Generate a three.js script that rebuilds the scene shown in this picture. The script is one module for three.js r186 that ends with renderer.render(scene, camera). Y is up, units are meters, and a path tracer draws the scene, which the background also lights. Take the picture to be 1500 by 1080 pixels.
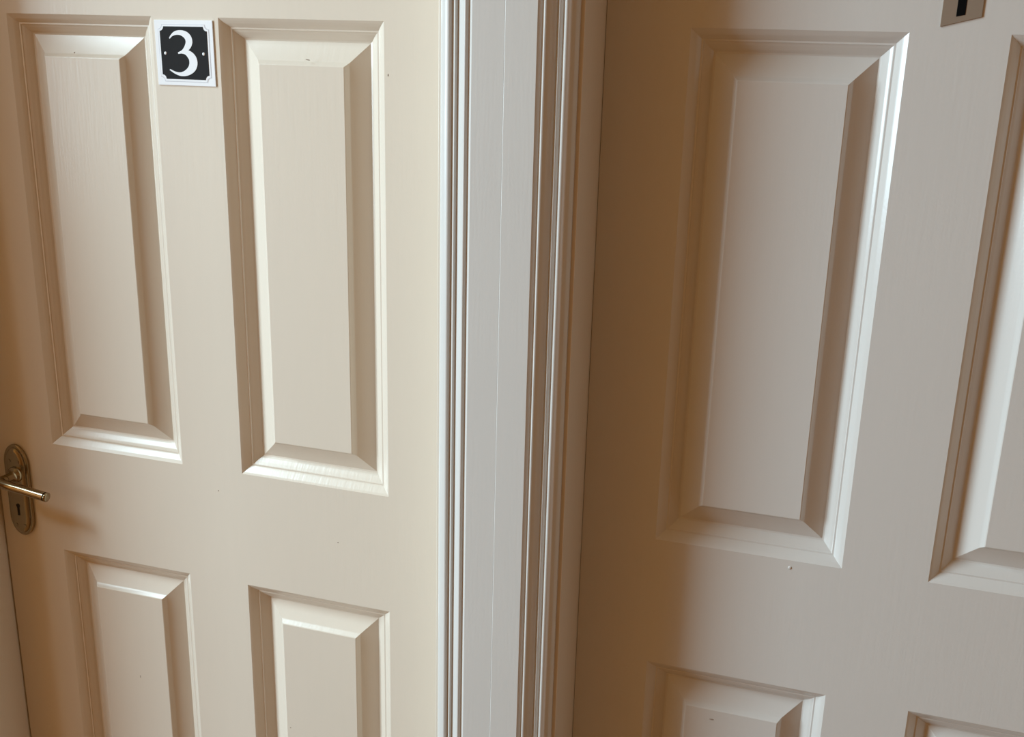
import * as THREE from 'three';
import { RoundedBoxGeometry } from 'three/addons/geometries/RoundedBoxGeometry.js';
import { RectAreaLightUniformsLib } from 'three/addons/lights/RectAreaLightUniformsLib.js';
import { mergeGeometries, toCreasedNormals } from 'three/addons/utils/BufferGeometryUtils.js';
import { createNoise2D } from 'simplex-noise';

// ---------------------------------------------------------------- camera, sky, daylight, exposure
const FLOOR = 1.07;                                  // height of the upper panels' lower edge above the floor
const scene = new THREE.Scene();
const camera = new THREE.PerspectiveCamera(2 * Math.atan(540 / 1577.42) * 180 / Math.PI, 1500 / 1080, 0.05, 60);
camera.rotation.order = 'YXZ';
camera.position.set(1.0523, 0.5698 + FLOOR, 1.1762);
camera.rotation.set(-0.2971, 0.3024, 0.0255);
scene.add(camera);

const renderer = new THREE.WebGLRenderer({ antialias: true });
renderer.toneMapping = THREE.LinearToneMapping;
renderer.toneMappingExposure = 1.0;
renderer.shadowMap.enabled = true;
scene.background = new THREE.Color(0.55, 0.62, 0.7);  // overcast sky, seen only through the window

// room: window in the left wall
const WALL_L = -2.6, WALL_R = 2.1, WALL_F = 3.1, CEIL = 3.2;
const WIN = { z0: 1.35, z1: 2.7, y0: 0.95, y1: 2.5 };
RectAreaLightUniformsLib.init();
const daylight = new THREE.RectAreaLight(new THREE.Color(0.70, 0.925, 1.04), 22, WIN.z1 - WIN.z0 - 0.08, WIN.y1 - WIN.y0 - 0.08);
daylight.position.set(WALL_L - 0.02, (WIN.y0 + WIN.y1) / 2, (WIN.z0 + WIN.z1) / 2);
daylight.lookAt(5, (WIN.y0 + WIN.y1) / 2, (WIN.z0 + WIN.z1) / 2);
scene.add(daylight);
// roof window in the ceiling, up and to the left
const SKY = { x0: -2.1, x1: -1.05, z0: 0.8, z1: 1.9 };
const rooflight = new THREE.RectAreaLight(new THREE.Color(0.70, 0.925, 1.04), 30, SKY.x1 - SKY.x0 - 0.06, SKY.z1 - SKY.z0 - 0.06);
rooflight.position.set((SKY.x0 + SKY.x1) / 2, CEIL + 0.01, (SKY.z0 + SKY.z1) / 2);
rooflight.rotation.x = -Math.PI / 2;
scene.add(rooflight);

// ---------------------------------------------------------------- helpers
function rng(seed) { let s = seed >>> 0; return () => { s = (s + 0x6D2B79F5) >>> 0; let t = Math.imul(s ^ (s >>> 15), 1 | s); t = (t + Math.imul(t ^ (t >>> 7), 61 | t)) ^ t; return ((t ^ (t >>> 14)) >>> 0) / 4294967296; }; }
const noise2 = createNoise2D(rng(11));
function mesh(name, geo, mat, parent = scene) {
  const m = new THREE.Mesh(geo, mat); m.name = name; m.castShadow = m.receiveShadow = true; parent.add(m); return m;
}
function root(name, label, category, kind) {
  const g = new THREE.Group(); g.name = name; g.userData = { label, category }; if (kind) g.userData.kind = kind; scene.add(g); return g;
}
function tag(o, label, category, kind) { o.userData.label = label; o.userData.category = category; if (kind) o.userData.kind = kind; return o; }
function box(x0, x1, y0, y1, z0, z1) {
  const g = new THREE.BoxGeometry(x1 - x0, y1 - y0, z1 - z0); g.translate((x0 + x1) / 2, (y0 + y1) / 2, (z0 + z1) / 2); return metreUV(g);
}
// texture coordinates in metres, taken from the object's own axes
function metreUV(g) {
  const p = g.attributes.position, n = g.attributes.normal, uv = new Float32Array(p.count * 2);
  for (let i = 0; i < p.count; i++) {
    const ax = Math.abs(n.getX(i)), ay = Math.abs(n.getY(i)), az = Math.abs(n.getZ(i));
    if (ay > ax && ay > az) { uv[2 * i] = p.getX(i); uv[2 * i + 1] = p.getZ(i); }
    else if (ax > az) { uv[2 * i] = p.getZ(i); uv[2 * i + 1] = p.getY(i); }
    else { uv[2 * i] = p.getX(i); uv[2 * i + 1] = p.getY(i); }
  }
  g.setAttribute('uv', new THREE.BufferAttribute(uv, 2)); return g;
}
function dataTex(n, fn, srgb, tile) {
  const d = new Uint8Array(n * n * 4);
  for (let j = 0; j < n; j++) for (let i = 0; i < n; i++) {
    const c = fn(i / n, j / n), o = (j * n + i) * 4;
    for (let k = 0; k < 3; k++) d[o + k] = Math.max(0, Math.min(255, Math.round(255 * (Array.isArray(c) ? c[k] : c))));
    d[o + 3] = 255;
  }
  const t = new THREE.DataTexture(d, n, n); t.wrapS = t.wrapT = THREE.RepeatWrapping; t.magFilter = THREE.LinearFilter; t.minFilter = THREE.LinearFilter;
  if (srgb) t.colorSpace = THREE.SRGBColorSpace;
  t.repeat.set(1 / tile, 1 / tile); t.needsUpdate = true; return t;
}
// tiling noise: blend of four shifted samples
function tnoise(u, v, fx, fy) {
  const a = noise2(u * fx, v * fy), b = noise2((u - 1) * fx, v * fy), c = noise2(u * fx, (v - 1) * fy), d = noise2((u - 1) * fx, (v - 1) * fy);
  return (a * (1 - u) + b * u) * (1 - v) + (c * (1 - u) + d * u) * v;
}

// ---------------------------------------------------------------- materials
// brushed satin paint over a grained door skin: upright brush marks and a little orange peel
const paintBump = dataTex(1024, (u, v) => 0.5 + 0.2 * tnoise(u, v, 110, 7) + 0.14 * tnoise(u + .3, v, 45, 3) + 0.13 * tnoise(u, v + .4, 170, 90), false, 0.5);
const paintTone = dataTex(512, (u, v) => { const t = 0.985 + 0.010 * tnoise(u, v, 5, 4) + 0.005 * tnoise(u, v, 40, 6); return [t, t, t]; }, false, 0.8);
const creamPaint = new THREE.MeshPhysicalMaterial({ color: new THREE.Color().setRGB(0.80, 0.72, 0.615), map: paintTone, roughness: 0.27, bumpMap: paintBump, bumpScale: 0.00011 });
const offWhitePaint = new THREE.MeshPhysicalMaterial({ color: new THREE.Color().setRGB(0.74, 0.72, 0.69), map: paintTone, roughness: 0.23, bumpMap: paintBump, bumpScale: 0.00011 });
const trimPaint = new THREE.MeshPhysicalMaterial({ color: new THREE.Color().setRGB(0.72, 0.71, 0.685), map: paintTone, roughness: 0.27, bumpMap: paintBump, bumpScale: 0.0001 });
const wallPaint = new THREE.MeshStandardMaterial({ color: new THREE.Color().setRGB(0.30, 0.117, 0.022), roughness: 0.9 });
const ceilPaint = new THREE.MeshStandardMaterial({ color: new THREE.Color().setRGB(0.5, 0.31, 0.13), roughness: 0.95 });
const carpetTex = dataTex(512, (u, v) => { const t = 0.85 + 0.12 * tnoise(u, v, 120, 120) + 0.06 * tnoise(u, v, 9, 9); return [t, t, t]; }, false, 0.6);
const carpet = new THREE.MeshStandardMaterial({ color: new THREE.Color().setRGB(0.22, 0.086, 0.016), map: carpetTex, roughness: 1 });
const oldBrass = new THREE.MeshStandardMaterial({ color: new THREE.Color().setRGB(0.38, 0.31, 0.20), metalness: 1, roughness: 0.17 });
const darkHole = new THREE.MeshStandardMaterial({ color: new THREE.Color().setRGB(0.01, 0.008, 0.006), roughness: 0.8 });
const plaqueWhite = new THREE.MeshStandardMaterial({ color: new THREE.Color().setRGB(0.93, 0.94, 0.97), roughness: 0.5 });
const plaqueGrey = new THREE.MeshStandardMaterial({ color: new THREE.Color().setRGB(0.66, 0.66, 0.72), roughness: 0.5 });
const plaqueBlack = new THREE.MeshPhysicalMaterial({ color: new THREE.Color().setRGB(0.026, 0.026, 0.027), roughness: 0.75, specularIntensity: 0.2 });
const dullPlate = new THREE.MeshStandardMaterial({ color: new THREE.Color().setRGB(0.30, 0.225, 0.165), roughness: 0.7 });
const inkBlack = new THREE.MeshPhysicalMaterial({ color: new THREE.Color().setRGB(0.006, 0.006, 0.006), roughness: 0.9, specularIntensity: 0.1 });
const glass = new THREE.MeshPhysicalMaterial({ color: 0xffffff, transmission: 1, thickness: 0, roughness: 0.02, ior: 1.5 });
const windowPaint = new THREE.MeshStandardMaterial({ color: new THREE.Color().setRGB(0.85, 0.85, 0.84), roughness: 0.4 });
const nickDark = new THREE.MeshStandardMaterial({ color: new THREE.Color().setRGB(0.40, 0.33, 0.27), roughness: 0.9 });

// ---------------------------------------------------------------- the setting
const D = 0.092;                                     // depth of the door recess, door face to wall face
const DOOR_TOP = 0.905 + FLOOR;
const openings = [[-0.1055, 0.6255], [0.7803, 1.5113]];
const CENTRE = 0.7032;                               // joint between the two architraves
const LIN = 0.026;                                   // lining thickness
const HEAD = DOOR_TOP + 0.003;

const wallBack = root('wall_back', 'warm painted wall around the two doors', 'wall', 'structure');
const wz0 = -0.07, wz1 = D;
const wparts = [
  box(WALL_L - 0.3, openings[0][0] - LIN, 0, CEIL, wz0, wz1),
  box(openings[0][1] + LIN, openings[1][0] - LIN, 0, HEAD + LIN, wz0, wz1),
  box(openings[1][1] + LIN, WALL_R + 0.15, 0, CEIL, wz0, wz1),
  box(openings[0][0] - LIN, openings[1][1] + LIN, HEAD + LIN, CEIL, wz0, wz1),
];
mesh('plaster', mergeGeometries(wparts), wallPaint, wallBack);
tag(mesh('floor', box(WALL_L - 0.3, WALL_R + 0.15, -0.1, 0, -0.2, WALL_F + 0.15), carpet), 'brown carpet of the landing below the doors', 'floor', 'structure');
tag(mesh('ceiling', mergeGeometries([box(WALL_L - 0.3, SKY.x0, CEIL, CEIL + 0.1, -0.2, WALL_F + 0.15), box(SKY.x1, WALL_R + 0.15, CEIL, CEIL + 0.1, -0.2, WALL_F + 0.15),
  box(SKY.x0, SKY.x1, CEIL, CEIL + 0.1, -0.2, SKY.z0), box(SKY.x0, SKY.x1, CEIL, CEIL + 0.1, SKY.z1, WALL_F + 0.15)]), ceilPaint), 'pale ceiling of the landing above the doors', 'ceiling', 'structure');
tag(mesh('wall_right', box(WALL_R, WALL_R + 0.15, 0, CEIL, D, WALL_F), wallPaint), 'warm painted side wall opposite the window', 'wall', 'structure');
tag(mesh('wall_front', box(WALL_L - 0.3, WALL_R + 0.15, 0, CEIL, WALL_F, WALL_F + 0.15), wallPaint), 'warm painted wall facing the two doors', 'wall', 'structure');
tag(mesh('wall_left', mergeGeometries([
  box(WALL_L - 0.15, WALL_L, 0, CEIL, D, WIN.z0), box(WALL_L - 0.15, WALL_L, 0, CEIL, WIN.z1, WALL_F),
  box(WALL_L - 0.15, WALL_L, 0, WIN.y0, WIN.z0, WIN.z1), box(WALL_L - 0.15, WALL_L, WIN.y1, CEIL, WIN.z0, WIN.z1)]), wallPaint), 'warm painted side wall holding the window', 'wall', 'structure');
{
  const w = root('window_1', 'white framed window lighting the landing from the side', 'window', 'structure');
  const x0 = WALL_L - 0.11, x1 = WALL_L - 0.05, f = 0.04, zm = (WIN.z0 + WIN.z1) / 2;
  mesh('window_frame', mergeGeometries([box(x0, x1, WIN.y0, WIN.y0 + f, WIN.z0, WIN.z1), box(x0, x1, WIN.y1 - f, WIN.y1, WIN.z0, WIN.z1),
    box(x0, x1, WIN.y0 + f, WIN.y1 - f, WIN.z0, WIN.z0 + f), box(x0, x1, WIN.y0 + f, WIN.y1 - f, WIN.z1 - f, WIN.z1), box(x0, x1, WIN.y0 + f, WIN.y1 - f, zm - 0.02, zm + 0.02)]), windowPaint, w);
  for (const [a, b] of [[WIN.z0 + f, zm - 0.02], [zm + 0.02, WIN.z1 - f]]) mesh('pane', box(x0 + 0.028, x0 + 0.032, WIN.y0 + f, WIN.y1 - f, a, b), glass, w);
}

{
  const w = root('window_2', 'white framed roof window lighting the landing from above', 'window', 'structure');
  const f = 0.04, y0 = CEIL + 0.04, y1 = CEIL + 0.1;
  mesh('window_frame', mergeGeometries([box(SKY.x0, SKY.x1, y0, y1, SKY.z0, SKY.z0 + f), box(SKY.x0, SKY.x1, y0, y1, SKY.z1 - f, SKY.z1),
    box(SKY.x0, SKY.x0 + f, y0, y1, SKY.z0 + f, SKY.z1 - f), box(SKY.x1 - f, SKY.x1, y0, y1, SKY.z0 + f, SKY.z1 - f)]), windowPaint, w);
  mesh('pane', box(SKY.x0 + f, SKY.x1 - f, y0 + 0.028, y0 + 0.032, SKY.z0 + f, SKY.z1 - f), glass, w);
}

// wall return beside the left door: it shades that door's edge from the window
tag(mesh('wall_return', box(-0.62, -0.225, 0, CEIL, D, 0.245), wallPaint), 'warm painted wall return beside the door numbered three', 'wall', 'structure');

// linings: the boards that line each opening, with the stop behind the door
function lining(name, [x0, x1], label) {
  const t = root(name, label, 'door frame', 'structure');
  const zb = -0.075, zf = D + 0.0005, e = 0.0012;
  const side = (xa, xb) => { const g = new RoundedBoxGeometry(xb - xa, HEAD, zf - zb, 2, e); g.translate((xa + xb) / 2, HEAD / 2, (zf + zb) / 2); return metreUV(g); };
  mesh('jamb', side(x0 - LIN, x0), creamPaint, t);
  mesh('jamb', side(x1, x1 + LIN), creamPaint, t);
  mesh('head', box(x0 - LIN, x1 + LIN, HEAD, HEAD + LIN, zb, zf), creamPaint, t);
  mesh('stop', mergeGeometries([box(x0, x0 + 0.014, 0, HEAD, -0.075, -0.0385), box(x1 - 0.014, x1, 0, HEAD, -0.075, -0.0385), box(x0 + 0.014, x1 - 0.014, HEAD - 0.014, HEAD, -0.075, -0.0385)]), creamPaint, t);
  return t;
}
lining('trim_1', openings[0], 'painted wooden lining round the door numbered three');
lining('trim_2', openings[1], 'painted wooden lining round the door with the small slotted plate');

// architraves: moulded profile, distance s from the inner edge, height h off the wall
function archProfile(width, ch = 0.0008) {
  const k = [[0, 0], [0, 0.0035], [0.0006, 0.0046]];
  const arc = (s0, h0, s1, h1, bulge, n = 6) => { for (let i = 1; i <= n; i++) { const t = i / n; k.push([s0 + (s1 - s0) * t, h0 + (h1 - h0) * t + bulge * Math.sin(Math.PI * t)]); } };
  arc(0.0006, 0.0046, 0.0095, 0.0112, 0.0012);
  arc(0.0095, 0.0112, 0.0120, 0.0118, 0.0004, 3);
  arc(0.0120, 0.0118, 0.0146, 0.0080, 0.0, 3);
  k.push([0.0152, 0.0078]);
  arc(0.0152, 0.0078, 0.0184, 0.0114, 0.0003, 3);
  arc(0.0184, 0.0114, 0.0206, 0.0080, 0.0, 3);
  k.push([0.0212, 0.0079]);
  arc(0.0212, 0.0079, 0.0300, 0.0166, 0.0008, 6);
  arc(0.0300, 0.0166, 0.0318, 0.0172, 0.0002, 2);
  arc(0.0318, 0.0172, 0.0344, 0.0140, 0.0, 2);
  k.push([0.0350, 0.0139], [0.0384, 0.0176], [0.0390, 0.0181]);
  k.push([width - ch, 0.0181], [width, 0.0181 - ch], [width, 0]);
  return k;
}
// one mitred length: at(s, h, end) gives the point for profile station (s,h) at either end
function mouldLength(prof, at) {
  const pos = [], uv = [];
  const push = (a, b, c, ua, ub, uc) => { pos.push(...a, ...b, ...c); uv.push(...ua, ...ub, ...uc); };
  let run = 0;
  const A = prof.map(([s, h]) => at(s, h, 0)), B = prof.map(([s, h]) => at(s, h, 1));
  const len = p => Math.hypot(p[0], p[1]);
  for (let i = 0; i < prof.length; i++) {
    const j = (i + 1) % prof.length, w = len([prof[j][0] - prof[i][0], prof[j][1] - prof[i][1]]);
    const L = Math.hypot(B[i][0] - A[i][0], B[i][1] - A[i][1]);
    push(A[i], A[j], B[j], [run, 0], [run + w, 0], [run + w, L]); push(A[i], B[j], B[i], [run, 0], [run + w, L], [run, L]);
    run += w;
  }
  const tri = THREE.ShapeUtils.triangulateShape(prof.map(p => new THREE.Vector2(p[0], p[1])), []);
  for (const [a, b, c] of tri) { push(A[a], A[b], A[c], [0, 0], [0, 0], [0, 0]); push(B[a], B[c], B[b], [0, 0], [0, 0], [0, 0]); }
  const g = new THREE.BufferGeometry();
  g.setAttribute('position', new THREE.Float32BufferAttribute(pos, 3)); g.setAttribute('uv', new THREE.Float32BufferAttribute(uv, 2));
  return toCreasedNormals(g, 0.42);
}
const MARGIN = 0.0042;
function architrave(name, [x0, x1], wl, wr, label, lift = 0) {
  const t = root(name, label, 'architrave', 'structure');
  const top = HEAD + MARGIN, a = x0 - MARGIN, b = x1 + MARGIN, z = D + 0.0006;
  const pl = archProfile(wl), pr = archProfile(wr, lift ? 0.0008 : 0.0002), ph = archProfile(0.074);
  const lf = h => h > 0.001 ? h + lift : h;
  mesh('leg', mouldLength(pl, (s, h, e) => [a - s, e ? top + s * 0.074 / wl : 0, z + lf(h)]), trimPaint, t);
  mesh('leg', mouldLength(pr, (s, h, e) => [b + s, e ? top + s * 0.074 / wr : 0, z + lf(h)]), trimPaint, t);
  mesh('head', mouldLength(ph, (s, h, e) => [e ? b + s * wr / 0.074 : a - s * wl / 0.074, top + s, z + lf(h)]), trimPaint, t);
}
architrave('trim_3', openings[0], 0.0735, CENTRE - 0.00002 - (openings[0][1] + MARGIN), 'moulded architrave round the door numbered three');
architrave('trim_4', openings[1], (openings[1][0] - MARGIN) - (CENTRE + 0.00002), 0.0735, 'moulded architrave round the door with the small slotted plate', 0.0006);

// ---------------------------------------------------------------- six-panel doors
const PW = 0.215, MULL = 0.0928;
const rowsY = [[0.677, 0.805], [0, 0.5855], [-0.87, -0.1668]];
// moulding from the outer edge inwards: distance, depth
const ovolo = [];
{ const arc = (s0, h0, s1, h1, b, n) => { for (let i = ovolo.length ? 1 : 0; i <= n; i++) { const t = i / n; ovolo.push([s0 + (s1 - s0) * t, h0 + (h1 - h0) * t + b * Math.sin(Math.PI * t)]); } };
  arc(0, 0, 0.0106, -0.0088, 0.0008, 6);
  arc(0.0106, -0.0088, 0.0124, -0.0090, 0, 1);
  arc(0.0124, -0.0090, 0.0132, -0.0102, 0, 1);
  arc(0.0132, -0.0102, 0.0230, -0.0182, 0.0008, 6);
  arc(0.0230, -0.0182, 0.0250, -0.0188, 0, 1); }
const raise = [[0.0250, -0.0188], [0.0468, -0.0076], [0.0476, -0.0070], [0.0512, -0.0018], [0.0522, -0.0012]];
function ring(prof, x0, x1, y0, y1, close) {
  const pos = [];
  const P = (c, [s, h]) => [c === 0 || c === 3 ? x0 + s : x1 - s, c < 2 ? y0 + s : y1 - s, h];
  for (let c = 0; c < 4; c++) for (let i = 0; i + 1 < prof.length; i++) {
    const d = (c + 1) % 4, a = P(c, prof[i]), b = P(d, prof[i]), e = P(d, prof[i + 1]), f = P(c, prof[i + 1]);
    pos.push(...a, ...b, ...e, ...a, ...e, ...f);
  }
  if (close) { const q = prof[prof.length - 1]; const [a, b, c, d] = [0, 1, 2, 3].map(i => P(i, q)); pos.push(...a, ...b, ...c, ...a, ...c, ...d); }
  const g = new THREE.BufferGeometry(); g.setAttribute('position', new THREE.Float32BufferAttribute(pos, 3));
  const n = toCreasedNormals(g, 0.35);
  const p = n.attributes.position, uv = new Float32Array(p.count * 2);
  for (let i = 0; i < p.count; i++) { uv[2 * i] = p.getX(i); uv[2 * i + 1] = p.getY(i); }
  n.setAttribute('uv', new THREE.BufferAttribute(uv, 2)); return n;
}
function sixPanelDoor(name, px, x0, x1, paint, label) {
  // local frame: origin at the floor below the left panels' outer edge
  const d = root(name, label, 'door', 'structure'); d.position.set(px, 0, 0);
  const cols = [[0, PW], [PW + MULL, 2 * PW + MULL]];
  const s = new THREE.Shape(); s.moveTo(x0, 0.006); s.lineTo(x1, 0.006); s.lineTo(x1, DOOR_TOP); s.lineTo(x0, DOOR_TOP); s.closePath();
  for (const [a, b] of cols) for (const [c, e] of rowsY) {
    const h = new THREE.Path(), y0 = c + FLOOR, y1 = e + FLOOR; h.moveTo(a, y0); h.lineTo(a, y1); h.lineTo(b, y1); h.lineTo(b, y0); h.closePath(); s.holes.push(h);
  }
  const leaf = new THREE.ExtrudeGeometry(s, { depth: 0.038, bevelEnabled: false, curveSegments: 1 }); leaf.translate(0, 0, -0.038); metreUV(leaf);
  mesh('leaf', leaf, paint, d);
  for (const [c, e] of rowsY) for (const [a, b] of cols) {
    const p = mesh('panel', ring(raise, a, b, c + FLOOR, e + FLOOR, true), paint, d);
    mesh('moulding', ring(ovolo, a, b, c + FLOOR, e + FLOOR, false), paint, p);
  }
  return d;
}
const door1 = sixPanelDoor('door_1', 0, openings[0][0] + 0.0028, openings[0][1] - 0.002, creamPaint, 'cream six-panel door numbered three with a brass lever handle');
const door2 = sixPanelDoor('door_2', 0.8711, openings[1][0] + 0.0005 - 0.8711, openings[1][1] - 0.003 - 0.8711, offWhitePaint, 'off-white six-panel door bearing the small plate with a black bar');

// paint nicks and a blob of dried paint
function nick(door, x, y, w, h, turn, mat, z = 0.0002, name = 'paint_nick') {
  const g = new THREE.SphereGeometry(0.5, 10, 6); g.scale(w, h, Math.min(w, h) * 0.5); g.rotateZ(turn); g.translate(x, y + FLOOR, z); return mesh(name, g, mat, door);
}
nick(door2, 1.0292 - 0.8711, -0.0093, 0.0042, 0.0042, 0, offWhitePaint, 0, 'paint_blob');
for (const [x, y, w, h, turn] of [[0.4246, 0.5405, 0.0060, 0.0014, -0.15], [0.0976, 0.5399, 0.0022, 0.0018, 0], [0.2695, -0.0307, 0.0018, 0.0018, 0], [0.4486, -0.0777, 0.0022, 0.0016, 0.3], [0.1144, -0.3573, 0.0012, 0.0050, 0.1], [0.3649, -0.3863, 0.0018, 0.0018, 0], [0.5275, 0.5265, 0.0018, 0.0030, 0]])
  nick(door1, x, y, w, h, turn, nickDark, y > 0.53 || y < -0.2 ? -0.0012 : 0);
nick(door2, 0.9560 - 0.8711, -0.2321, 0.0060, 0.0020, 0, nickDark, -0.0012);

// ---------------------------------------------------------------- lever handle on the left door
{
  const h = new THREE.Group(); h.name = 'door_handle'; h.position.set(-0.0655, FLOOR - 0.0807, 0); h.userData = { label: 'brass lever handle on a long oval plate' }; door1.add(h);
  const L = 0.1435, W = 0.042;
  const plateShape = (w, l) => { const s = new THREE.Shape(), hw = w / 2, hl = l / 2, sh = 0.030;
    s.moveTo(-hw, -hl + sh);
    s.bezierCurveTo(-hw, -hl + 0.014, -hw * 0.55, -hl, 0, -hl); s.bezierCurveTo(hw * 0.55, -hl, hw, -hl + 0.014, hw, -hl + sh);
    s.lineTo(hw, hl - sh);
    s.bezierCurveTo(hw, hl - 0.014, hw * 0.55, hl, 0, hl); s.bezierCurveTo(-hw * 0.55, hl, -hw, hl - 0.014, -hw, hl - sh);
    s.closePath(); return s; };
  const base = new THREE.ExtrudeGeometry(plateShape(W, L), { depth: 0.002, bevelEnabled: true, bevelThickness: 0.0015, bevelSize: 0.0015, bevelOffset: -0.0015, bevelSegments: 3, curveSegments: 16 });
  const rise = new THREE.ExtrudeGeometry(plateShape(W - 0.009, L - 0.009), { depth: 0.0032, bevelEnabled: true, bevelThickness: 0.0035, bevelSize: 0.006, bevelOffset: -0.006, bevelSegments: 5, curveSegments: 16 });
  base.translate(0, 0, 0.0015); rise.translate(0, 0, 0.002);
  const plate = mesh('backplate', mergeGeometries([base, rise]), oldBrass, h);
  const key = new THREE.Shape(); key.absarc(0, 0.0075, 0.0032, -0.9, Math.PI + 0.9, false); key.lineTo(-0.0019, -0.008); key.lineTo(0.0019, -0.008); key.closePath();
  const kg = new THREE.ExtrudeGeometry(key, { depth: 0.0004, bevelEnabled: false }); kg.translate(-0.0005, -0.030, 0.0086);
  mesh('keyhole', kg, darkHole, h);
  for (const [sx, sy] of [[-0.0075, 0.047], [0.0075, 0.047], [-0.0075, -0.054], [0.0075, -0.054]]) {
    const g = new THREE.CylinderGeometry(0.0026, 0.0028, 0.0012, 16); g.rotateX(Math.PI / 2); g.translate(sx, sy, 0.0088); mesh('screw', g, oldBrass, h);
  }
  // neck turned from the plate, then the lever
  const pts = [[0.0120, 0], [0.0120, 0.003], [0.0100, 0.0055], [0.0080, 0.0075], [0.0068, 0.012], [0.0064, 0.022], [0.0066, 0.028]].map(p => new THREE.Vector2(p[0], p[1]));
  const neck = new THREE.LatheGeometry(pts, 28); neck.rotateX(Math.PI / 2); neck.translate(0.001, 0.027, 0.0075);
  mesh('neck', neck, oldBrass, h);
  const r = 0.0068, path = new THREE.CatmullRomCurve3([[0.001, 0.027, 0.030], [0.0012, 0.0272, 0.037], [0.006, 0.0275, 0.0425], [0.016, 0.0266, 0.044], [0.045, 0.0234, 0.044], [0.0815, 0.0192, 0.044]].map(p => new THREE.Vector3(...p)));
  const tube = new THREE.TubeGeometry(path, 120, r, 36, false);
  const elbow = new THREE.SphereGeometry(r, 20, 12); elbow.translate(0.001, 0.027, 0.030);
  const tip = new THREE.LatheGeometry([[0, 0], [r * 0.7, 0], [r * 1.0, 0.0012], [r * 1.0, 0.0035], [r * 0.86, 0.0045], [r * 0.86, 0.0065]].map(p => new THREE.Vector2(p[0], p[1])), 24);
  tip.rotateZ(Math.PI / 2 - 0.115); tip.translate(0.0868, 0.0186, 0.044);
  mesh('lever', mergeGeometries([tube, elbow, tip].map(g => { const q = g.index ? g.toNonIndexed() : g; return q; })), oldBrass, h);
}

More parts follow.
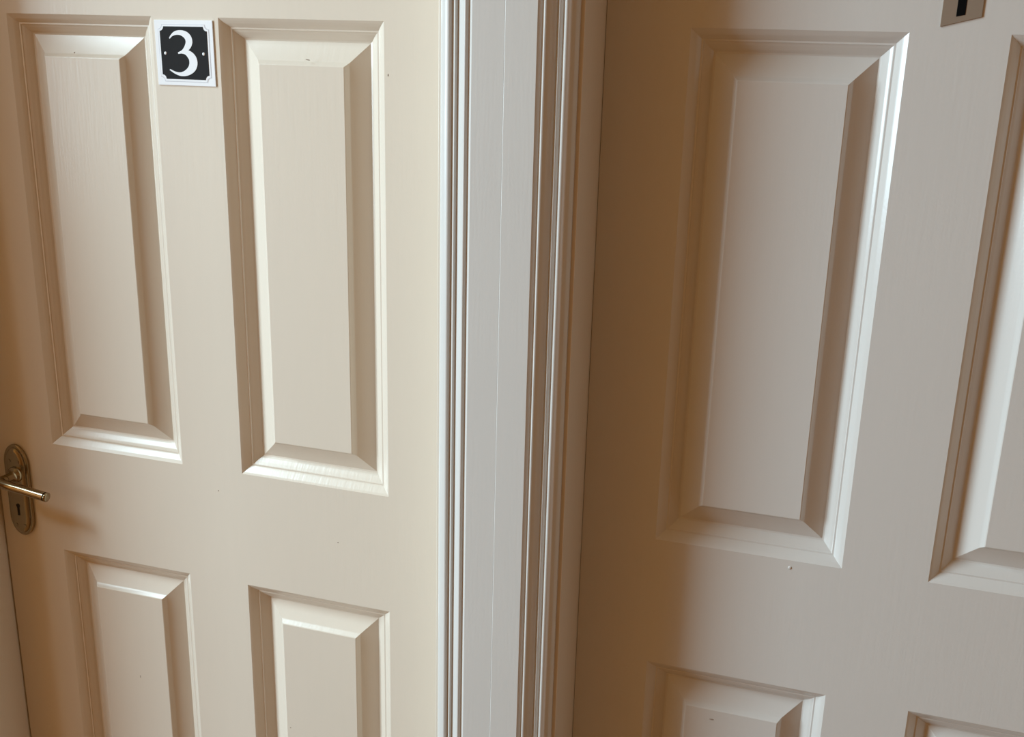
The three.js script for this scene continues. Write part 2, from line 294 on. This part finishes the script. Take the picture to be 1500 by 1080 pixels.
// ---------------------------------------------------------------- number plaque on the left door
{
  const p = root('number_plaque', 'black and white number plaque reading 3 on the cream door', 'plaque');
  p.position.set(0.2604, FLOOR + 0.5435, 0.0); p.rotation.z = 0.006;
  const W = 0.081, H = 0.0765;
  const slab = new RoundedBoxGeometry(W, H, 0.0014, 2, 0.0005); slab.translate(0, 0, 0.0009);
  mesh('backing', slab, plaqueWhite, p);
  const notched = (w, h, n) => { const s = new THREE.Shape(), a = w / 2, b = h / 2;
    s.moveTo(-a + n, -b); s.lineTo(a - n, -b); s.absarc(a, -b, n, Math.PI, Math.PI / 2, true); s.lineTo(a, b - n); s.absarc(a, b, n, -Math.PI / 2, -Math.PI, true);
    s.lineTo(-a + n, b); s.absarc(-a, b, n, 0, -Math.PI / 2, true); s.lineTo(-a, -b + n); s.absarc(-a, -b, n, Math.PI / 2, 0, true); s.closePath(); return s; };
  const border = new THREE.ExtrudeGeometry(notched(0.0712, 0.0672, 0.0055), { depth: 0.0004, bevelEnabled: false }); border.translate(-0.0003, -0.0003, 0.0014); mesh('border_line', border, plaqueGrey, p);
  const gap = new THREE.ExtrudeGeometry(notched(0.0698, 0.0658, 0.0056), { depth: 0.0004, bevelEnabled: false }); gap.translate(-0.0003, -0.0003, 0.0015); mesh('border_field', gap, plaqueWhite, p);
  const face = new THREE.ExtrudeGeometry(notched(0.0655, 0.0615, 0.0052), { depth: 0.0007, bevelEnabled: false }); face.translate(-0.0003, 0, 0.0015); mesh('face', face, plaqueBlack, p);
  for (const sx of [-0.0268, 0.0266]) { const g = new THREE.SphereGeometry(0.0019, 14, 8); g.scale(1, 1, 0.4); g.translate(sx, -0.0005, 0.0024); mesh('screw', g, plaqueWhite, p); }
  // the numeral: a swept stroke of varying weight, outlined from its centre line
  const cl = [[-0.0198, 0.0168, 0.0006], [-0.0165, 0.0203, 0.0012], [-0.0110, 0.0231, 0.0022], [-0.0042, 0.0237, 0.0029], [0.0028, 0.0214, 0.0040], [0.0066, 0.0175, 0.0046], [0.0074, 0.0135, 0.0046], [0.0060, 0.0093, 0.0042], [0.0024, 0.0050, 0.0032], [-0.0026, 0.0018, 0.0018], [-0.0082, 0.0002, 0.0008]];
  const cl2 = [[-0.0088, -0.0002, 0.0008], [-0.0030, 0.0012, 0.0018], [0.0030, 0.0008, 0.0032], [0.0078, -0.0022, 0.0045], [0.0110, -0.0062, 0.0053], [0.0118, -0.0108, 0.0056], [0.0104, -0.0157, 0.0053], [0.0064, -0.0201, 0.0044], [0.0000, -0.0235, 0.0032], [-0.0075, -0.0247, 0.0021], [-0.0150, -0.0230, 0.0013], [-0.0220, -0.0196, 0.0007]];
  const stroke = (c, up) => {
    const cv = new THREE.CatmullRomCurve3(c.map(q => new THREE.Vector3(q[0], q[1], q[2]))), n = 70, Lf = [], Rt = [];
    for (let i = 0; i <= n; i++) { const q = cv.getPoint(i / n), t = cv.getTangent(i / n), l = Math.hypot(t.x, t.y); const nx = -t.y / l, ny = t.x / l; Lf.push([q.x + nx * q.z, q.y + ny * q.z]); Rt.push([q.x - nx * q.z, q.y - ny * q.z]); }
    const s = new THREE.Shape(); [...Lf, ...Rt.reverse()].forEach((q, i) => i ? s.lineTo(q[0], q[1]) : s.moveTo(q[0], q[1])); s.closePath();
    const g = new THREE.ExtrudeGeometry(s, { depth: up, bevelEnabled: false }); g.translate(0, 0, 0.0021); return g;
  };
  mesh('numeral', mergeGeometries([stroke(cl, 0.0005), stroke(cl2, 0.0006)]), plaqueWhite, p);
}

// ---------------------------------------------------------------- small plate with a dark bar on the right door
{
  const p = root('slotted_plate', 'small grey-brown plate with a black bar on the off-white door', 'plate');
  p.position.set(1.1317, FLOOR + 0.5960, 0);
  const a = 0.0183, s = 0.0048, up = 0.075;
  const o = new THREE.Shape(); o.moveTo(-a, -s); o.lineTo(a, s); o.lineTo(a, up); o.lineTo(-a, up); o.closePath();
  const g = new THREE.ExtrudeGeometry(o, { depth: 0.0006, bevelEnabled: true, bevelThickness: 0.0003, bevelSize: 0.0004, bevelOffset: -0.0004, bevelSegments: 2 }); g.translate(0, 0, 0.0004);
  mesh('plate', g, dullPlate, p);
  const b = new THREE.Shape(), l = -0.0050, r = 0.0030; b.moveTo(l, 0.0048); b.lineTo(r, 0.0066); b.lineTo(r, up - 0.012); b.lineTo(l, up - 0.012); b.closePath();
  const bg = new THREE.ExtrudeGeometry(b, { depth: 0.0005, bevelEnabled: false }); bg.translate(0, 0, 0.0011); mesh('bar', bg, inkBlack, p);
}

renderer.render(scene, camera);
